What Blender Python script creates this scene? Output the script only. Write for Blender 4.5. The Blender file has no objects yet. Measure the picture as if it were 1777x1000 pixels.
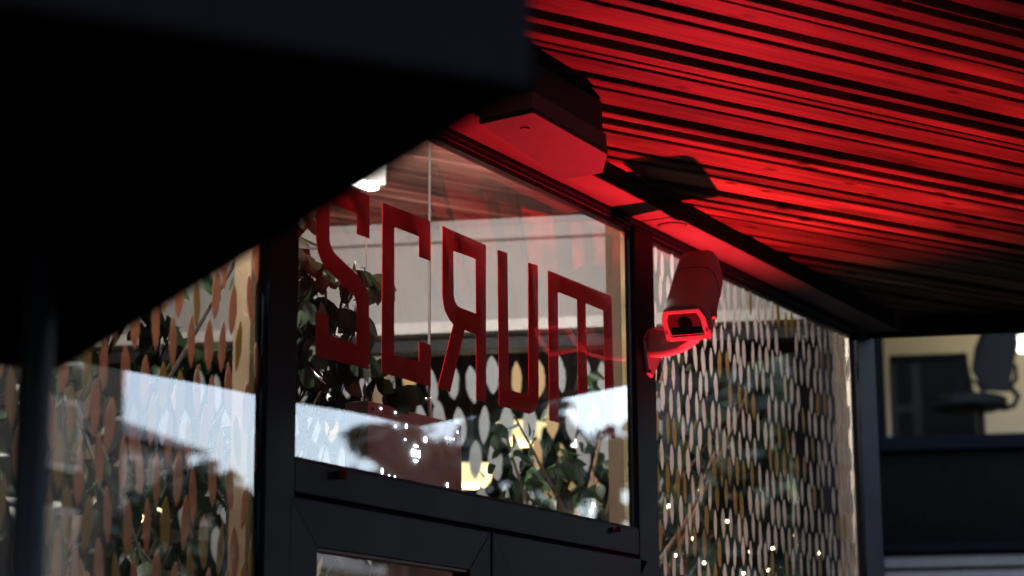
import bpy, bmesh, math, random
import numpy as np
from mathutils import Vector, Matrix

# ------------------------------------------------------------------ camera
sc = bpy.context.scene
COL = sc.collection
F_PX = 3667.0
CX, CY = 888.5, 500.0
def _n(a): return a / np.linalg.norm(a)
_h = np.array([3020 - CX, 1316 - CY, F_PX])          # vanishing point of the shop front
_v = np.array([800 - CX, -15750 - CY, F_PX])         # vanishing point of the uprights
_X = _n(_h); _U = _n(_v); _U = _n(_U - _X * np.dot(_U, _X)); _Y = np.cross(_U, _X)
RW = np.array([_X, _Y, _U])
CAM = np.array([0.0, -2.6, 1.6])
cd = bpy.data.cameras.new('camera')
co = bpy.data.objects.new('camera', cd); COL.objects.link(co)
r_, u_, f_ = RW @ np.array([1, 0, 0.]), RW @ np.array([0, -1, 0.]), RW @ np.array([0, 0, 1.])
co.matrix_world = Matrix(((r_[0], u_[0], -f_[0], CAM[0]), (r_[1], u_[1], -f_[1], CAM[1]),
                          (r_[2], u_[2], -f_[2], CAM[2]), (0, 0, 0, 1)))
cd.sensor_width = 36.0
cd.lens = F_PX / 1777 * 36
cd.clip_start = 0.05; cd.clip_end = 500
cd.dof.use_dof = True; cd.dof.focus_distance = 5.35; cd.dof.aperture_fstop = 2.9
sc.camera = co

# ------------------------------------------------------------------ world, sun, exposure
SUN_EL, SUN_AZ = math.radians(9), math.radians(20)
w = bpy.data.worlds.new("World"); sc.world = w; w.use_nodes = True
nt = w.node_tree
sky = nt.nodes.new('ShaderNodeTexSky'); sky.sky_type = 'NISHITA'; sky.sun_disc = False
sky.sun_elevation = SUN_EL; sky.sun_rotation = SUN_AZ
sky.air_density = 1.0; sky.dust_density = 2.6; sky.ozone_density = 2.6
bg = nt.nodes['Background']; bg.inputs[1].default_value = 0.15
hs = nt.nodes.new('ShaderNodeHueSaturation'); hs.inputs['Hue'].default_value = .515; hs.inputs['Saturation'].default_value = .6; hs.inputs['Value'].default_value = 1.12
nt.links.new(sky.outputs[0], hs.inputs['Color']); nt.links.new(hs.outputs[0], bg.inputs[0])
sl = bpy.data.lights.new('sun', 'SUN'); sl.energy = 0.06; sl.angle = math.radians(12); sl.color = (1, .9, .78)
so = bpy.data.objects.new('sun', sl); COL.objects.link(so)
_sd = Vector((math.sin(SUN_AZ) * math.cos(SUN_EL), math.cos(SUN_AZ) * math.cos(SUN_EL), math.sin(SUN_EL)))
so.rotation_euler = (-_sd).to_track_quat('-Z', 'Y').to_euler()
sc.view_settings.view_transform = 'Standard'; sc.view_settings.look = 'None'
sc.view_settings.exposure = 3.9; sc.view_settings.gamma = 1.0
try: sc.view_settings.use_curve_mapping = False
except Exception: pass
sc.cycles.use_denoising = True
sc.cycles.max_bounces = 10; sc.cycles.transparent_max_bounces = 24
sc.cycles.diffuse_bounces = 4; sc.cycles.glossy_bounces = 4
sc.cycles.sample_clamp_indirect = 6.0
sc.cycles.caustics_reflective = False; sc.cycles.caustics_refractive = False
rnd = random.Random(7)

# ------------------------------------------------------------------ measuring helpers
def _ray(px, py): return RW @ np.array([px - CX, py - CY, F_PX])
def onY(px, py, y):
    r = _ray(px, py); t = (y - CAM[1]) / r[1]; return CAM + t * r
def onZ(px, py, z):
    r = _ray(px, py); t = (z - CAM[2]) / r[2]; return CAM + t * r
class Wall:
    """An upright plane through p0 running along azimuth th; coordinates (u, z), off = metres towards the street."""
    def __init__(s, p0, deg):
        th = math.radians(deg)
        s.p0 = np.array([p0[0], p0[1], 0.0]); s.u = np.array([math.cos(th), math.sin(th), 0.0])
        s.n = np.array([-s.u[1], s.u[0], 0.0])
        if np.dot(CAM - s.p0, s.n) < 0: s.n = -s.n
    def hit(s, px, py, off=0.0):
        r = _ray(px, py); t = np.dot(s.p0 + s.n * off - CAM, s.n) / np.dot(r, s.n); p = CAM + t * r
        return np.dot(p - s.p0, s.u), p[2]
    def at(s, u, z, off=0.0):
        p = s.p0 + s.u * u + s.n * off; return (p[0], p[1], z)

# ------------------------------------------------------------------ materials
def new_mat(name):
    m = bpy.data.materials.new(name); m.use_nodes = True
    return m, m.node_tree, m.node_tree.nodes, m.node_tree.links, m.node_tree.nodes['Principled BSDF']
def mat(name, col, rough=.5, metal=0., var=.12, scale=14., bump=0., stretch=(1, 1, 1), spec=.5, rvar=.1, trans=0.):
    m, t, N, L, b = new_mat(name)
    tc = N.new('ShaderNodeTexCoord'); mp = N.new('ShaderNodeMapping'); mp.inputs['Scale'].default_value = stretch
    nz = N.new('ShaderNodeTexNoise'); nz.inputs['Scale'].default_value = scale; nz.inputs['Detail'].default_value = 6
    L.new(tc.outputs['Object'], mp.inputs[0]); L.new(mp.outputs[0], nz.inputs[0])
    mr = N.new('ShaderNodeMapRange'); mr.inputs[1].default_value = .3; mr.inputs[2].default_value = .7
    mr.inputs[3].default_value = 1 - var; mr.inputs[4].default_value = 1 + var
    L.new(nz.outputs[0], mr.inputs[0])
    hv = N.new('ShaderNodeVectorMath'); hv.operation = 'SCALE'; hv.inputs[0].default_value = col[:3]
    L.new(mr.outputs[0], hv.inputs['Scale']); L.new(hv.outputs[0], b.inputs['Base Color'])
    rr = N.new('ShaderNodeMapRange'); rr.inputs[3].default_value = max(.02, rough - rvar); rr.inputs[4].default_value = min(1, rough + rvar)
    L.new(nz.outputs[0], rr.inputs[0]); L.new(rr.outputs[0], b.inputs['Roughness'])
    b.inputs['Metallic'].default_value = metal; b.inputs['Specular IOR Level'].default_value = spec
    if bump:
        bp = N.new('ShaderNodeBump'); bp.inputs['Strength'].default_value = bump; bp.inputs['Distance'].default_value = .004
        L.new(nz.outputs[0], bp.inputs['Height']); L.new(bp.outputs[0], b.inputs['Normal'])
    if trans:
        tr = N.new('ShaderNodeBsdfTranslucent'); L.new(hv.outputs[0], tr.inputs[0])
        mx = N.new('ShaderNodeMixShader'); mx.inputs[0].default_value = trans
        L.new(b.outputs[0], mx.inputs[1]); L.new(tr.outputs[0], mx.inputs[2])
        L.new(mx.outputs[0], N['Material Output'].inputs[0])
    return m
def emit(name, col, s):
    m, t, N, L, b = new_mat(name)
    b.inputs['Base Color'].default_value = (*col, 1); b.inputs['Emission Color'].default_value = (*col, 1)
    b.inputs['Emission Strength'].default_value = s; return m
def glass_mat(name, k=2.6, dirt=.05, tint=(.93, .95, .93)):
    """Thin double glazing: see-through, mirror share by the angle of view, a film of dirt and dried drips."""
    m, t, N, L, b = new_mat(name); N.remove(b)
    g = N.new('ShaderNodeNewGeometry')
    dt = N.new('ShaderNodeVectorMath'); dt.operation = 'DOT_PRODUCT'
    L.new(g.outputs['Incoming'], dt.inputs[0]); L.new(g.outputs['Normal'], dt.inputs[1])
    def M(op, a, bb=None):
        n = N.new('ShaderNodeMath'); n.operation = op
        for i, v in enumerate((a, bb)):
            if v is None: continue
            if isinstance(v, (int, float)): n.inputs[i].default_value = v
            else: L.new(v, n.inputs[i])
        return n.outputs[0]
    c = M('ABSOLUTE', dt.outputs['Value']); f5 = M('POWER', M('SUBTRACT', 1.0, c), 5.0)
    F = M('MINIMUM', M('MULTIPLY', M('ADD', M('MULTIPLY', f5, .96), .04), k), 1.0)
    tr = N.new('ShaderNodeBsdfTransparent'); tr.inputs[0].default_value = (*tint, 1)
    gl = N.new('ShaderNodeBsdfGlossy'); gl.inputs['Roughness'].default_value = .006; gl.inputs[0].default_value = (.97, .98, 1, 1)
    tc = N.new('ShaderNodeTexCoord')
    wv = N.new('ShaderNodeTexNoise'); wv.inputs['Scale'].default_value = 1.6; wv.inputs['Detail'].default_value = 1
    L.new(tc.outputs['Object'], wv.inputs[0])
    bp = N.new('ShaderNodeBump'); bp.inputs['Strength'].default_value = .035; bp.inputs['Distance'].default_value = .02
    L.new(wv.outputs[0], bp.inputs['Height']); L.new(bp.outputs[0], gl.inputs['Normal'])
    mx = N.new('ShaderNodeMixShader'); L.new(F, mx.inputs[0]); L.new(tr.outputs[0], mx.inputs[1]); L.new(gl.outputs[0], mx.inputs[2])
    # dirt: speckle where the rain reaches, and long thin drips
    big = N.new('ShaderNodeTexNoise'); big.inputs['Scale'].default_value = 2.2; big.inputs['Detail'].default_value = 3
    sp = N.new('ShaderNodeTexNoise'); sp.inputs['Scale'].default_value = 260; sp.inputs['Detail'].default_value = 2
    mp = N.new('ShaderNodeMapping'); mp.inputs['Scale'].default_value = (46, 46, .7)
    dr = N.new('ShaderNodeTexNoise'); dr.inputs['Scale'].default_value = 1.0; dr.inputs['Detail'].default_value = 2
    L.new(tc.outputs['Object'], big.inputs[0]); L.new(tc.outputs['Object'], sp.inputs[0])
    L.new(tc.outputs['Object'], mp.inputs[0]); L.new(mp.outputs[0], dr.inputs[0])
    def ramp(v, a, bb):
        r = N.new('ShaderNodeMapRange'); r.inputs[1].default_value = a; r.inputs[2].default_value = bb; L.new(v, r.inputs[0]); return r.outputs[0]
    dm = M('ADD', M('MULTIPLY', M('MULTIPLY', ramp(big.outputs[0], .46, .68), ramp(sp.outputs[0], .48, .72)), 3.0),
           M('ADD', M('MULTIPLY', ramp(dr.outputs[0], .66, .78), .8), .25))
    dirtf = M('MULTIPLY', dm, dirt)
    df = N.new('ShaderNodeBsdfDiffuse'); df.inputs[0].default_value = (.62, .6, .57, 1)
    m2 = N.new('ShaderNodeMixShader'); L.new(dirtf, m2.inputs[0]); L.new(mx.outputs[0], m2.inputs[1]); L.new(df.outputs[0], m2.inputs[2])
    L.new(m2.outputs[0], N['Material Output'].inputs[0])
    return m
def wood_mat(name, ang, base=(.18, .115, .07)):
    """Planed pine: grain along the boards, knots, each board a little different (by its own island)."""
    m, t, N, L, b = new_mat(name)
    tc = N.new('ShaderNodeTexCoord'); mp = N.new('ShaderNodeMapping'); mp.vector_type = 'POINT'
    mp.inputs['Rotation'].default_value = (0, 0, -ang)
    L.new(tc.outputs['Object'], mp.inputs[0])
    geo = N.new('ShaderNodeNewGeometry')
    off = N.new('ShaderNodeVectorMath'); off.operation = 'SCALE'; off.inputs[0].default_value = (37, 11, 5); L.new(geo.outputs['Random Per Island'], off.inputs['Scale'])
    ad = N.new('ShaderNodeVectorMath'); ad.operation = 'ADD'; L.new(mp.outputs[0], ad.inputs[0]); L.new(off.outputs[0], ad.inputs[1])
    def scaled(v):
        s = N.new('ShaderNodeVectorMath'); s.operation = 'MULTIPLY'; s.inputs[1].default_value = v; L.new(ad.outputs[0], s.inputs[0]); return s.outputs[0]
    gr = N.new('ShaderNodeTexNoise'); gr.inputs['Scale'].default_value = 1; gr.inputs['Detail'].default_value = 5; L.new(scaled((2.5, 95, 60)), gr.inputs[0])
    bl = N.new('ShaderNodeTexNoise'); bl.inputs['Scale'].default_value = 1; bl.inputs['Detail'].default_value = 3; L.new(scaled((2.2, 14, 5)), bl.inputs[0])  # blotchy wood tone, also standing in for the lamp's patchy light
    vo = N.new('ShaderNodeTexVoronoi'); vo.voronoi_dimensions = '2D'; vo.inputs['Scale'].default_value = 1; L.new(scaled((2.6, 7, 0)), vo.inputs[0])
    def rng(v, a, c, lo, hi):
        r = N.new('ShaderNodeMapRange'); r.inputs[1].default_value = a; r.inputs[2].default_value = c; r.inputs[3].default_value = lo; r.inputs[4].default_value = hi; L.new(v, r.inputs[0]); return r.outputs[0]
    def mul(a, c):
        n = N.new('ShaderNodeMath'); n.operation = 'MULTIPLY'; L.new(a, n.inputs[0]); L.new(c, n.inputs[1]); return n.outputs[0]
    knot = rng(vo.outputs['Distance'], .035, .085, .25, 1.0)
    v = mul(mul(rng(gr.outputs[0], .3, .7, .58, 1.2), rng(bl.outputs[0], .34, .66, .42, 1.3)), mul(knot, rng(geo.outputs['Random Per Island'], 0, 1, .5, 1.15)))
    s = N.new('ShaderNodeVectorMath'); s.operation = 'SCALE'; s.inputs[0].default_value = base; L.new(v, s.inputs['Scale'])
    L.new(s.outputs[0], b.inputs['Base Color']); b.inputs['Roughness'].default_value = .55; b.inputs['Specular IOR Level'].default_value = .04
    bp = N.new('ShaderNodeBump'); bp.inputs['Strength'].default_value = .25; bp.inputs['Distance'].default_value = .002; L.new(gr.outputs[0], bp.inputs['Height']); L.new(bp.outputs[0], b.inputs['Normal'])
    return m

BA = math.radians(-27)                                # boards run this way
M_FRAME = mat('dark_frame_paint', (.008, .0115, .020), .42, spec=.10, var=.55, scale=9, bump=.05, stretch=(.6, 1, 1), rvar=.14)
M_POSTBLUE = mat('dark_post_paint', (.007, .007, .010), .5, spec=.12, var=.3, scale=9)
M_RUBBER = mat('black_rubber', (.012, .012, .013), .7)
M_SPACER = mat('spacer_metal', (.60, .48, .26), .3, metal=1, var=.08, scale=12, stretch=(1, 1, 1))
M_BEIGE = mat('beige_lining', (.21, .145, .088), .6, var=.1)
M_BEAM = mat('painted_beam', (.125, .107, .095), .6, spec=.08, var=.18, scale=7, bump=.1, stretch=(.5, 3, 3))
M_WOOD = wood_mat('pine_boards', BA)
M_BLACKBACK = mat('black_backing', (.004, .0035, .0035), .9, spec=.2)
M_GLASS = glass_mat('window_glass', 2.7, .055)
M_GLASS2 = glass_mat('inner_glass', .25, .004)
M_LETTER = mat('red_vinyl', (.85, .011, .018), .5, var=.06, spec=.08)
M_WHITEPET = mat('white_vinyl', (.84, .77, .74), .55, var=.07, spec=.15, trans=.6)
M_GOLDPET = mat('gold_vinyl', (.55, .42, .21), .5, var=.1, spec=.15, trans=.6)
M_WARMPET = mat('warm_lit_vinyl', (.72, .46, .34), .55, var=.12, spec=.15, trans=.55)  # salmon tint carries the warm red light on the left petals
M_PLASTER = mat('white_plaster', (.30, .285, .272), .8, var=.05, scale=4)
M_CAMBODY = mat('camera_plastic', (.30, .26, .255), .65, spec=.15, var=.08)
M_BLKGLASS = mat('black_glass', (.002, .002, .0025), .14, spec=.08, var=.05, rvar=.02)
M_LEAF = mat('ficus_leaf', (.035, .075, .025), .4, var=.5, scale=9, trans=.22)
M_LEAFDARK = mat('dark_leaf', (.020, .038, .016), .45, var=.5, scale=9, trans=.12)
M_BARK = mat('bark', (.20, .12, .07), .8, var=.3, scale=25, bump=.3)
M_TWIG = mat('dark_twig', (.018, .013, .009), .8, var=.3, scale=25)
M_STEEL = mat('steel', (.5, .5, .52), .3, metal=1, var=.1)
M_BOX = mat('mauve_sheet_metal', (.30, .25, .26), .5, var=.1, scale=20)
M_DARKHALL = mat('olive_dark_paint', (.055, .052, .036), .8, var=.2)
M_FLOORIN = mat('interior_floor', (.10, .08, .06), .5, var=.2)

# ------------------------------------------------------------------ mesh helpers
def link(name, me, m, parent=None, kind=None, label=None):
    me.materials.append(m) if m is not None and not me.materials else None
    o = bpy.data.objects.new(name, me); COL.objects.link(o)
    if parent is not None: o.parent = parent
    if kind: o['kind'] = kind
    if label: o['label'] = label
    return o
def thing(name, label, cat, loc=(0, 0, 0), group=None):
    o = bpy.data.objects.new(name, None); COL.objects.link(o); o.location = loc
    o['label'] = label; o['category'] = cat
    if group: o['group'] = group
    o.empty_display_size = .1
    return o
def tag(o, label, cat, group=None):
    o['label'] = label; o['category'] = cat
    if group: o['group'] = group
    return o
class MB:
    def __init__(s): s.bm = bmesh.new()
    def poly_prism(s, pts, d):                       # 3-D polygon pts swept by vector d
        a = [s.bm.verts.new(p) for p in pts]; b = [s.bm.verts.new((p[0] + d[0], p[1] + d[1], p[2] + d[2])) for p in pts]
        n = len(a); s.bm.faces.new(a); s.bm.faces.new(b[::-1])
        for i in range(n): s.bm.faces.new((a[i], b[i], b[(i + 1) % n], a[(i + 1) % n]))
        return s
    def ring_prism(s, outer, inner, d):              # frame between two same-length loops
        n = len(outer)
        A = [s.bm.verts.new(p) for p in outer]; B = [s.bm.verts.new(p) for p in inner]
        mv = lambda p: (p[0] + d[0], p[1] + d[1], p[2] + d[2])
        C = [s.bm.verts.new(mv(p)) for p in outer]; D = [s.bm.verts.new(mv(p)) for p in inner]
        for i in range(n):
            j = (i + 1) % n
            for q in ((A[i], A[j], B[j], B[i]), (C[i], D[i], D[j], C[j]), (A[i], C[i], C[j], A[j]), (B[i], B[j], D[j], D[i])): s.bm.faces.new(q)
        return s
    def box(s, x0, y0, z0, x1, y1, z1):
        return s.poly_prism([(x0, y0, z0), (x1, y0, z0), (x1, y1, z0), (x0, y1, z0)], (0, 0, z1 - z0))
    def obox(s, c, ax, ay, az, hx, hy, hz):
        c, ax, ay, az = map(Vector, (c, ax, ay, az))
        p = [c + ax * (i * hx) + ay * (j * hy) - az * hz for i, j in ((-1, -1), (1, -1), (1, 1), (-1, 1))]
        return s.poly_prism([tuple(q) for q in p], tuple(az * (2 * hz)))
    def tube(s, pts, rad, n=10, caps=True):
        pts = [Vector(p) for p in pts]; R = rad if isinstance(rad, (list, tuple)) else [rad] * len(pts)
        rings = []; ref = None
        for i, p in enumerate(pts):
            t = (pts[min(i + 1, len(pts) - 1)] - pts[max(i - 1, 0)]).normalized()
            if ref is None: ref = Vector((0, 0, 1)) if abs(t.z) < .9 else Vector((1, 0, 0))
            x = (ref - t * ref.dot(t)).normalized(); y = t.cross(x); ref = x
            rings.append([s.bm.verts.new(p + (x * math.cos(2 * math.pi * k / n) + y * math.sin(2 * math.pi * k / n)) * R[i]) for k in range(n)])
        for a, b in zip(rings, rings[1:]):
            for k in range(n): s.bm.faces.new((a[k], a[(k + 1) % n], b[(k + 1) % n], b[k]))
        if caps: s.bm.faces.new(rings[0][::-1]); s.bm.faces.new(rings[-1])
        return s
    def loft(s, rings, caps=True):
        V = [[s.bm.verts.new(p) for p in r] for r in rings]; n = len(V[0])
        for a, b in zip(V, V[1:]):
            for k in range(n): s.bm.faces.new((a[k], a[(k + 1) % n], b[(k + 1) % n], b[k]))
        if caps: s.bm.faces.new(V[0][::-1]); s.bm.faces.new(V[-1])
        return s
    def lathe(s, c, prof, n=28):                     # prof: (r, z) pairs about a vertical axis at c
        rings = [[s.bm.verts.new((c[0] + r * math.cos(2 * math.pi * k / n), c[1] + r * math.sin(2 * math.pi * k / n), c[2] + z)) for k in range(n)] for r, z in prof]
        for a, b in zip(rings, rings[1:]):
            for k in range(n): s.bm.faces.new((a[k], a[(k + 1) % n], b[(k + 1) % n], b[k]))
        return s
    def ball(s, c, r, seg=10):
        bmesh.ops.create_uvsphere(s.bm, u_segments=seg, v_segments=max(6, seg // 2 + 2), radius=r, matrix=Matrix.Translation(c)); return s
    def mesh(s, name, bevel=0., smooth=False, seg=2):
        bm = s.bm
        if bevel:
            bmesh.ops.recalc_face_normals(bm, faces=bm.faces[:])
            ed = [e for e in bm.edges if len(e.link_faces) == 2 and e.calc_face_angle(0) > .5]
            bmesh.ops.bevel(bm, geom=ed, offset=bevel, segments=seg, affect='EDGES', profile=.6, clamp_overlap=True)
        bmesh.ops.recalc_face_normals(bm, faces=bm.faces[:])
        me = bpy.data.meshes.new(name); bm.to_mesh(me); bm.free()
        if smooth:
            for p in me.polygons: p.use_smooth = True
            try: me.set_sharp_from_angle(angle=math.radians(42))
            except Exception: pass
        return me
    def build(s, name, m, parent=None, bevel=0., smooth=False, kind=None, label=None, seg=2):
        return link(name, s.mesh(name, bevel, smooth, seg), m, parent, kind, label)
def clip_poly(poly, n, d):                           # keep points with p.n <= d (2-D)
    out = []
    for i in range(len(poly)):
        a, b = poly[i], poly[(i + 1) % len(poly)]
        da = a[0] * n[0] + a[1] * n[1] - d; db = b[0] * n[0] + b[1] * n[1] - d
        if da <= 0: out.append(a)
        if da * db < 0:
            t = da / (da - db); out.append((a[0] + (b[0] - a[0]) * t, a[1] + (b[1] - a[1]) * t))
    return out

# ================================================================== SETTING: ground and street
M_PAVE = mat('pavement_slabs', (.011, .011, .012), .8, var=.25, spec=.2, scale=3, bump=.2)
M_ROAD = mat('asphalt', (.018, .018, .019), .85, var=.2, scale=30, bump=.3)
MB().box(-90, -110, -.5, 130, 60, -.16).build('ground', M_ROAD, kind='structure')
MB().box(-60, -9, -.155, 90, 30, -.004).build('pavement', M_PAVE, kind='structure', bevel=.02)
MB().box(-60, -110, -.155, 130, -17, -.02).build('far_pavement', M_PAVE, kind='structure', bevel=.02)

# ================================================================== THE SHOP
shop = thing('shop_building', 'glazed shop front with dark metal frames under a red-lit timber soffit', 'shop', (3.6, 0, 0))
def S(mb, name, m, **k):
    o = mb.build(name, m, None, **k); o.parent = shop; o.matrix_parent_inverse = Matrix.Translation((-3.6, 0, 0)); return o
def under(o, parent):
    o.parent = parent; o.matrix_parent_inverse = Matrix.Identity(4); return o

HEAD_Z = 3.132
POSTS = [(3.546, 3.650, M_FRAME), (5.304, 5.428, M_FRAME), (7.112, 7.290, M_FRAME), (1.62, 1.72, M_FRAME)]
for a, b, m in POSTS:
    p = S(MB().box(a, -.004, 0, b, .030, HEAD_Z - .002), 'post', m, bevel=.002)
    l = MB().box(a + .004, .0305, 0, b - .012, .092, HEAD_Z - .004).build('post_lining', M_BEIGE, p)
# transom bar over the door, low rails and dark panels under the side windows
S(MB().box(3.652, -.003, 2.166, 5.302, .06, 2.238), 'transom_bar', M_FRAME, bevel=.003)
for a, b, zr in ((1.72, 3.546, 1.66), (5.43, 7.11, 1.94)):
    S(MB().box(a, -.002, zr, b, .05, zr + .06), 'window_rail', M_FRAME, bevel=.003)
    S(MB().box(a, .002, 0, b, .05, zr - .0005), 'lower_panel', M_POSTBLUE, bevel=.002)
# head frame strips: a stack of thin shadow lines between the glass and the beam
for k, (z0, z1, y0, m) in enumerate(((3.119, 3.1315, -.010, M_FRAME), (3.108, 3.1185, .000, M_RUBBER), (3.094, 3.1075, .004, M_FRAME))):
    S(MB().box(1.3, y0, z0, 7.11, .03, z1), 'head_frame', m)
# the beam (two lengths that meet by the middle post)
for a, b in ((-1.2, 5.338), (5.346, 7.30)):
    S(MB().box(a, -.114, HEAD_Z, b, .02, 3.30), 'head_beam', M_BEAM, bevel=.003)
S(MB().box(-1.2, -.1185, HEAD_Z + .001, 7.2, -.1145, 3.187), 'beam_side_shade', M_BLACKBACK)  # near-black strip paints the shade on the beam's outer side
cp = S(MB().lathe((5.43, -.066, HEAD_Z - .0065), [(0, 0), (.040, 0), (.044, .003), (.044, .006)], 28), 'cover_plate', M_BEAM, smooth=True)

# ---- soffit boards
BD = (math.cos(BA), math.sin(BA)); BN = (math.sin(BA), -math.cos(BA))
SOFFIT = [(-1.4, .0), (7.22, .0), (8.08, -2.42), (-1.4, -3.75)]
GROOVES = [(-.64, .045), (-.756, .04), (-.80, .024), (-.875, .026), (-.945, .030), (-.988, .004), (-1.078, .034), (-1.142, .018), (-1.273, .048), (-1.347, .032), (-1.417, .019),
           (-1.455, .004), (-1.553, .032), (-1.623, .018), (-1.748, .046), (-1.826, .036), (-1.89, .018), (-2.022, .036), (-2.094, .017),
           (-2.218, .044), (-2.296, .026), (-2.36, .024), (-2.421, .005), (-2.557, .026), (-2.683, .040), (-2.764, .022), (-2.834, .020)]
g = -2.834
while g > -4.6:
    for st, wd in ((.105, .034), (.11, .024), (.075, .018), (.125, .04)): g -= st; GROOVES.append((g, wd))
g = -.64
while g < 3.6:
    for st, wd in ((.13, .04), (.07, .026), (.075, .02), (.12, .036), (.065, .02)): g += st; GROOVES.append((g, wd))
GROOVES.sort()
ZC = 3.190
bm = MB()
for (s0, w0), (s1, w1) in zip(GROOVES, GROOVES[1:]):
    lo, hi = s0 + w0 * .54, s1 - w1 * .54
    if hi - lo < .006: continue
    q = clip_poly(clip_poly(SOFFIT, BN, hi), (-BN[0], -BN[1]), -lo)
    if len(q) < 3: continue
    dz = rnd.uniform(-.003, .003)
    bm.poly_prism([(x, y, ZC + dz) for x, y in q], (0, 0, .038))
soff = S(bm, 'soffit_boards', M_WOOD, bevel=.0025, seg=1)
S(MB().poly_prism([(x, y, 3.236) for x, y in SOFFIT], (0, 0, .05)), 'soffit_backing', mat('dark_stained_wood', (.035, .025, .02), .8, var=.4, scale=5, spec=.05))
def fascia(a, b, th=.035, z0=3.115, z1=3.50):
    a, b = Vector(a), Vector(b); d = (b - a).normalized(); n = Vector((d.y, -d.x, 0)) * th
    return S(MB().poly_prism([(a.x, a.y, z0), (b.x, b.y, z0), (b.x + n.x, b.y + n.y, z0), (a.x + n.x, a.y + n.y, z0)], (0, 0, z1 - z0)), 'fascia_board', M_BLACKBACK, bevel=.003)
fascia((-1.4, -3.752, 0), (8.08, -2.422, 0)); fascia((8.082, -2.45, 0), (7.222, -.004, 0))
# roof over everything, rear and side walls
S(MB().box(-1.5, -3.8, 3.75, 7.1, 9.5, 3.9), 'roof_slab', M_BLACKBACK)
S(MB().poly_prism([(7.1, 0, 3.75), (13.5, 2.6, 3.75), (13.5, 9.5, 3.75), (7.1, 9.5, 3.75)], (0, 0, .15)), 'roof_slab', M_BLACKBACK)
S(MB().box(-1.5, .0, 3.302, 7.25, .10, 3.749), 'upper_wall', M_PLASTER)
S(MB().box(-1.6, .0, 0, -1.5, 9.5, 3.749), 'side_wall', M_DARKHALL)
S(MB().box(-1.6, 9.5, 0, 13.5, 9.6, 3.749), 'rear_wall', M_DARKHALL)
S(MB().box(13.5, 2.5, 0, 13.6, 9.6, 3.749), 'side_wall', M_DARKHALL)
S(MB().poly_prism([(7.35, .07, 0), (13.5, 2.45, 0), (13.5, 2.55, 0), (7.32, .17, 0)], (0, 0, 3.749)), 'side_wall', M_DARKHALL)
S(MB().box(-1.5, .1, -.003, 13.5, 9.5, .004), 'interior_floor', M_FLOORIN)
# the vestibule: a three-sided room behind the glass, its back wall square to the line of sight
BW = Wall((7.25, .12), 110)
VC = [(-1.4, .101), (7.25, .101), BW.at(6.2, 0)[:2], (-1.4, 6.0)]
ZI = BW.hit(800, 398)[1]
bm = MB(); g = -4.0
while g < 9:
    wd = rnd.choice((.075, .09, .12, .14)); q = clip_poly(clip_poly(VC, (-BN[0], -BN[1]), g + wd - .014), BN, -g)
    if len(q) >= 3: bm.poly_prism([(x, y, ZI + rnd.uniform(-.003, .003)) for x, y in q], (0, 0, .03))
    g += wd
S(bm, 'vestibule_ceiling', wood_mat('red_glow_pine', BA, (.20, .085, .065)), bevel=.002, seg=1)  # red glow reflected from the soffit is put into this wood colour
def bwbox(u0, u1, z0, z1, o0, o1, name, m, bevel=0.):
    a = [BW.at(u0, z0, o0), BW.at(u1, z0, o0), BW.at(u1, z0, o1), BW.at(u0, z0, o1)]
    return S(MB().poly_prism(a, (0, 0, z1 - z0)), name, m, bevel=bevel)
zb = BW.hit(860, 592)[1]; zt = BW.hit(800, 430)[1]
ZB0 = zb
bwbox(-.02, 6.2, zb + .045, ZI - .006, .0, .16, 'bulkhead', M_PLASTER, .004)
bwbox(-.02, 6.2, BW.hit(800, 441)[1], BW.hit(800, 415)[1], .162, .215, 'cornice', M_PLASTER, .012)
bwbox(-.02, 6.2, zb, zb + .044, .0, .19, 'bulkhead_trim', mat('grey_trim', (.50, .47, .44), .6), .004)
bwbox(-.02, 6.2, zb - .05, zb - .001, .0, .10, 'inner_window_head', M_RUBBER, .003)
# mullions of the inner glazed screen
UM = [BW.hit(x, 700)[0] for x in (1478, 1000, 700, 330)]
for u in (.04, UM[1] - .36, BW.hit(668, 650)[0], 2.9, 4.2): bwbox(u - .035, u + .035, 0, zb - .051, -.02, .06, 'inner_mullion', M_FRAME if u < 1.5 else M_BEIGE, .003)
bwbox(.04, 6.2, 0, 1.1, -.02, .05, 'inner_lower_panel', M_PLASTER, .003)

# ---- glass panes with their film cut-outs
GY = .012; FY = .0185
def pane(x0, x1, z0, z1, y, name='window_glass', m=M_GLASS):
    o = MB().poly_prism([(x0, y, z0), (x1, y, z0), (x1, y, z1), (x0, y, z1)], (0, 0, 0)) if False else None
    me = bpy.data.meshes.new(name); me.from_pydata([(x0, y, z0), (x1, y, z0), (x1, y, z1), (x0, y, z1)], [], [(0, 1, 2, 3)]); me.update()
    g = link(name, me, m); g.parent = shop; g.matrix_parent_inverse = Matrix.Translation((-3.6, 0, 0)); return g
centre = pane(3.645, 5.312, 2.236, 3.115, GY)
left = pane(1.715, 3.55, 1.715, 3.115, GY)
right = pane(5.424, 7.118, 1.995, 3.115, GY)
def spacer(g, x0, x1, z0, z1, t=.012, y0=.021, y1=.034, m=M_SPACER):
    for a, b in ((x0, x0 + t), (x1 - t, x1)): MB().box(a, y0, z0, b, y1, z1).build('glazing_spacer', m, g)
for a, b, c, d in ((3.650, 2.2385, 5.304, 2.243), (3.650, 2.2435, 3.6545, 3.094)):
    MB().box(a, .001, b, c, .010, d).build('rubber_gasket', M_RUBBER, centre)
spacer(centre, 3.652, 5.300, 2.240, 3.1); spacer(left, 1.73, 3.543, 1.72, 3.1)
spacer(right, 5.432, 7.107, 2.0, 3.1, t=.02, m=mat('bright_spacer', (.42, .36, .30), .45, metal=1, var=.3, scale=30))

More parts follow.
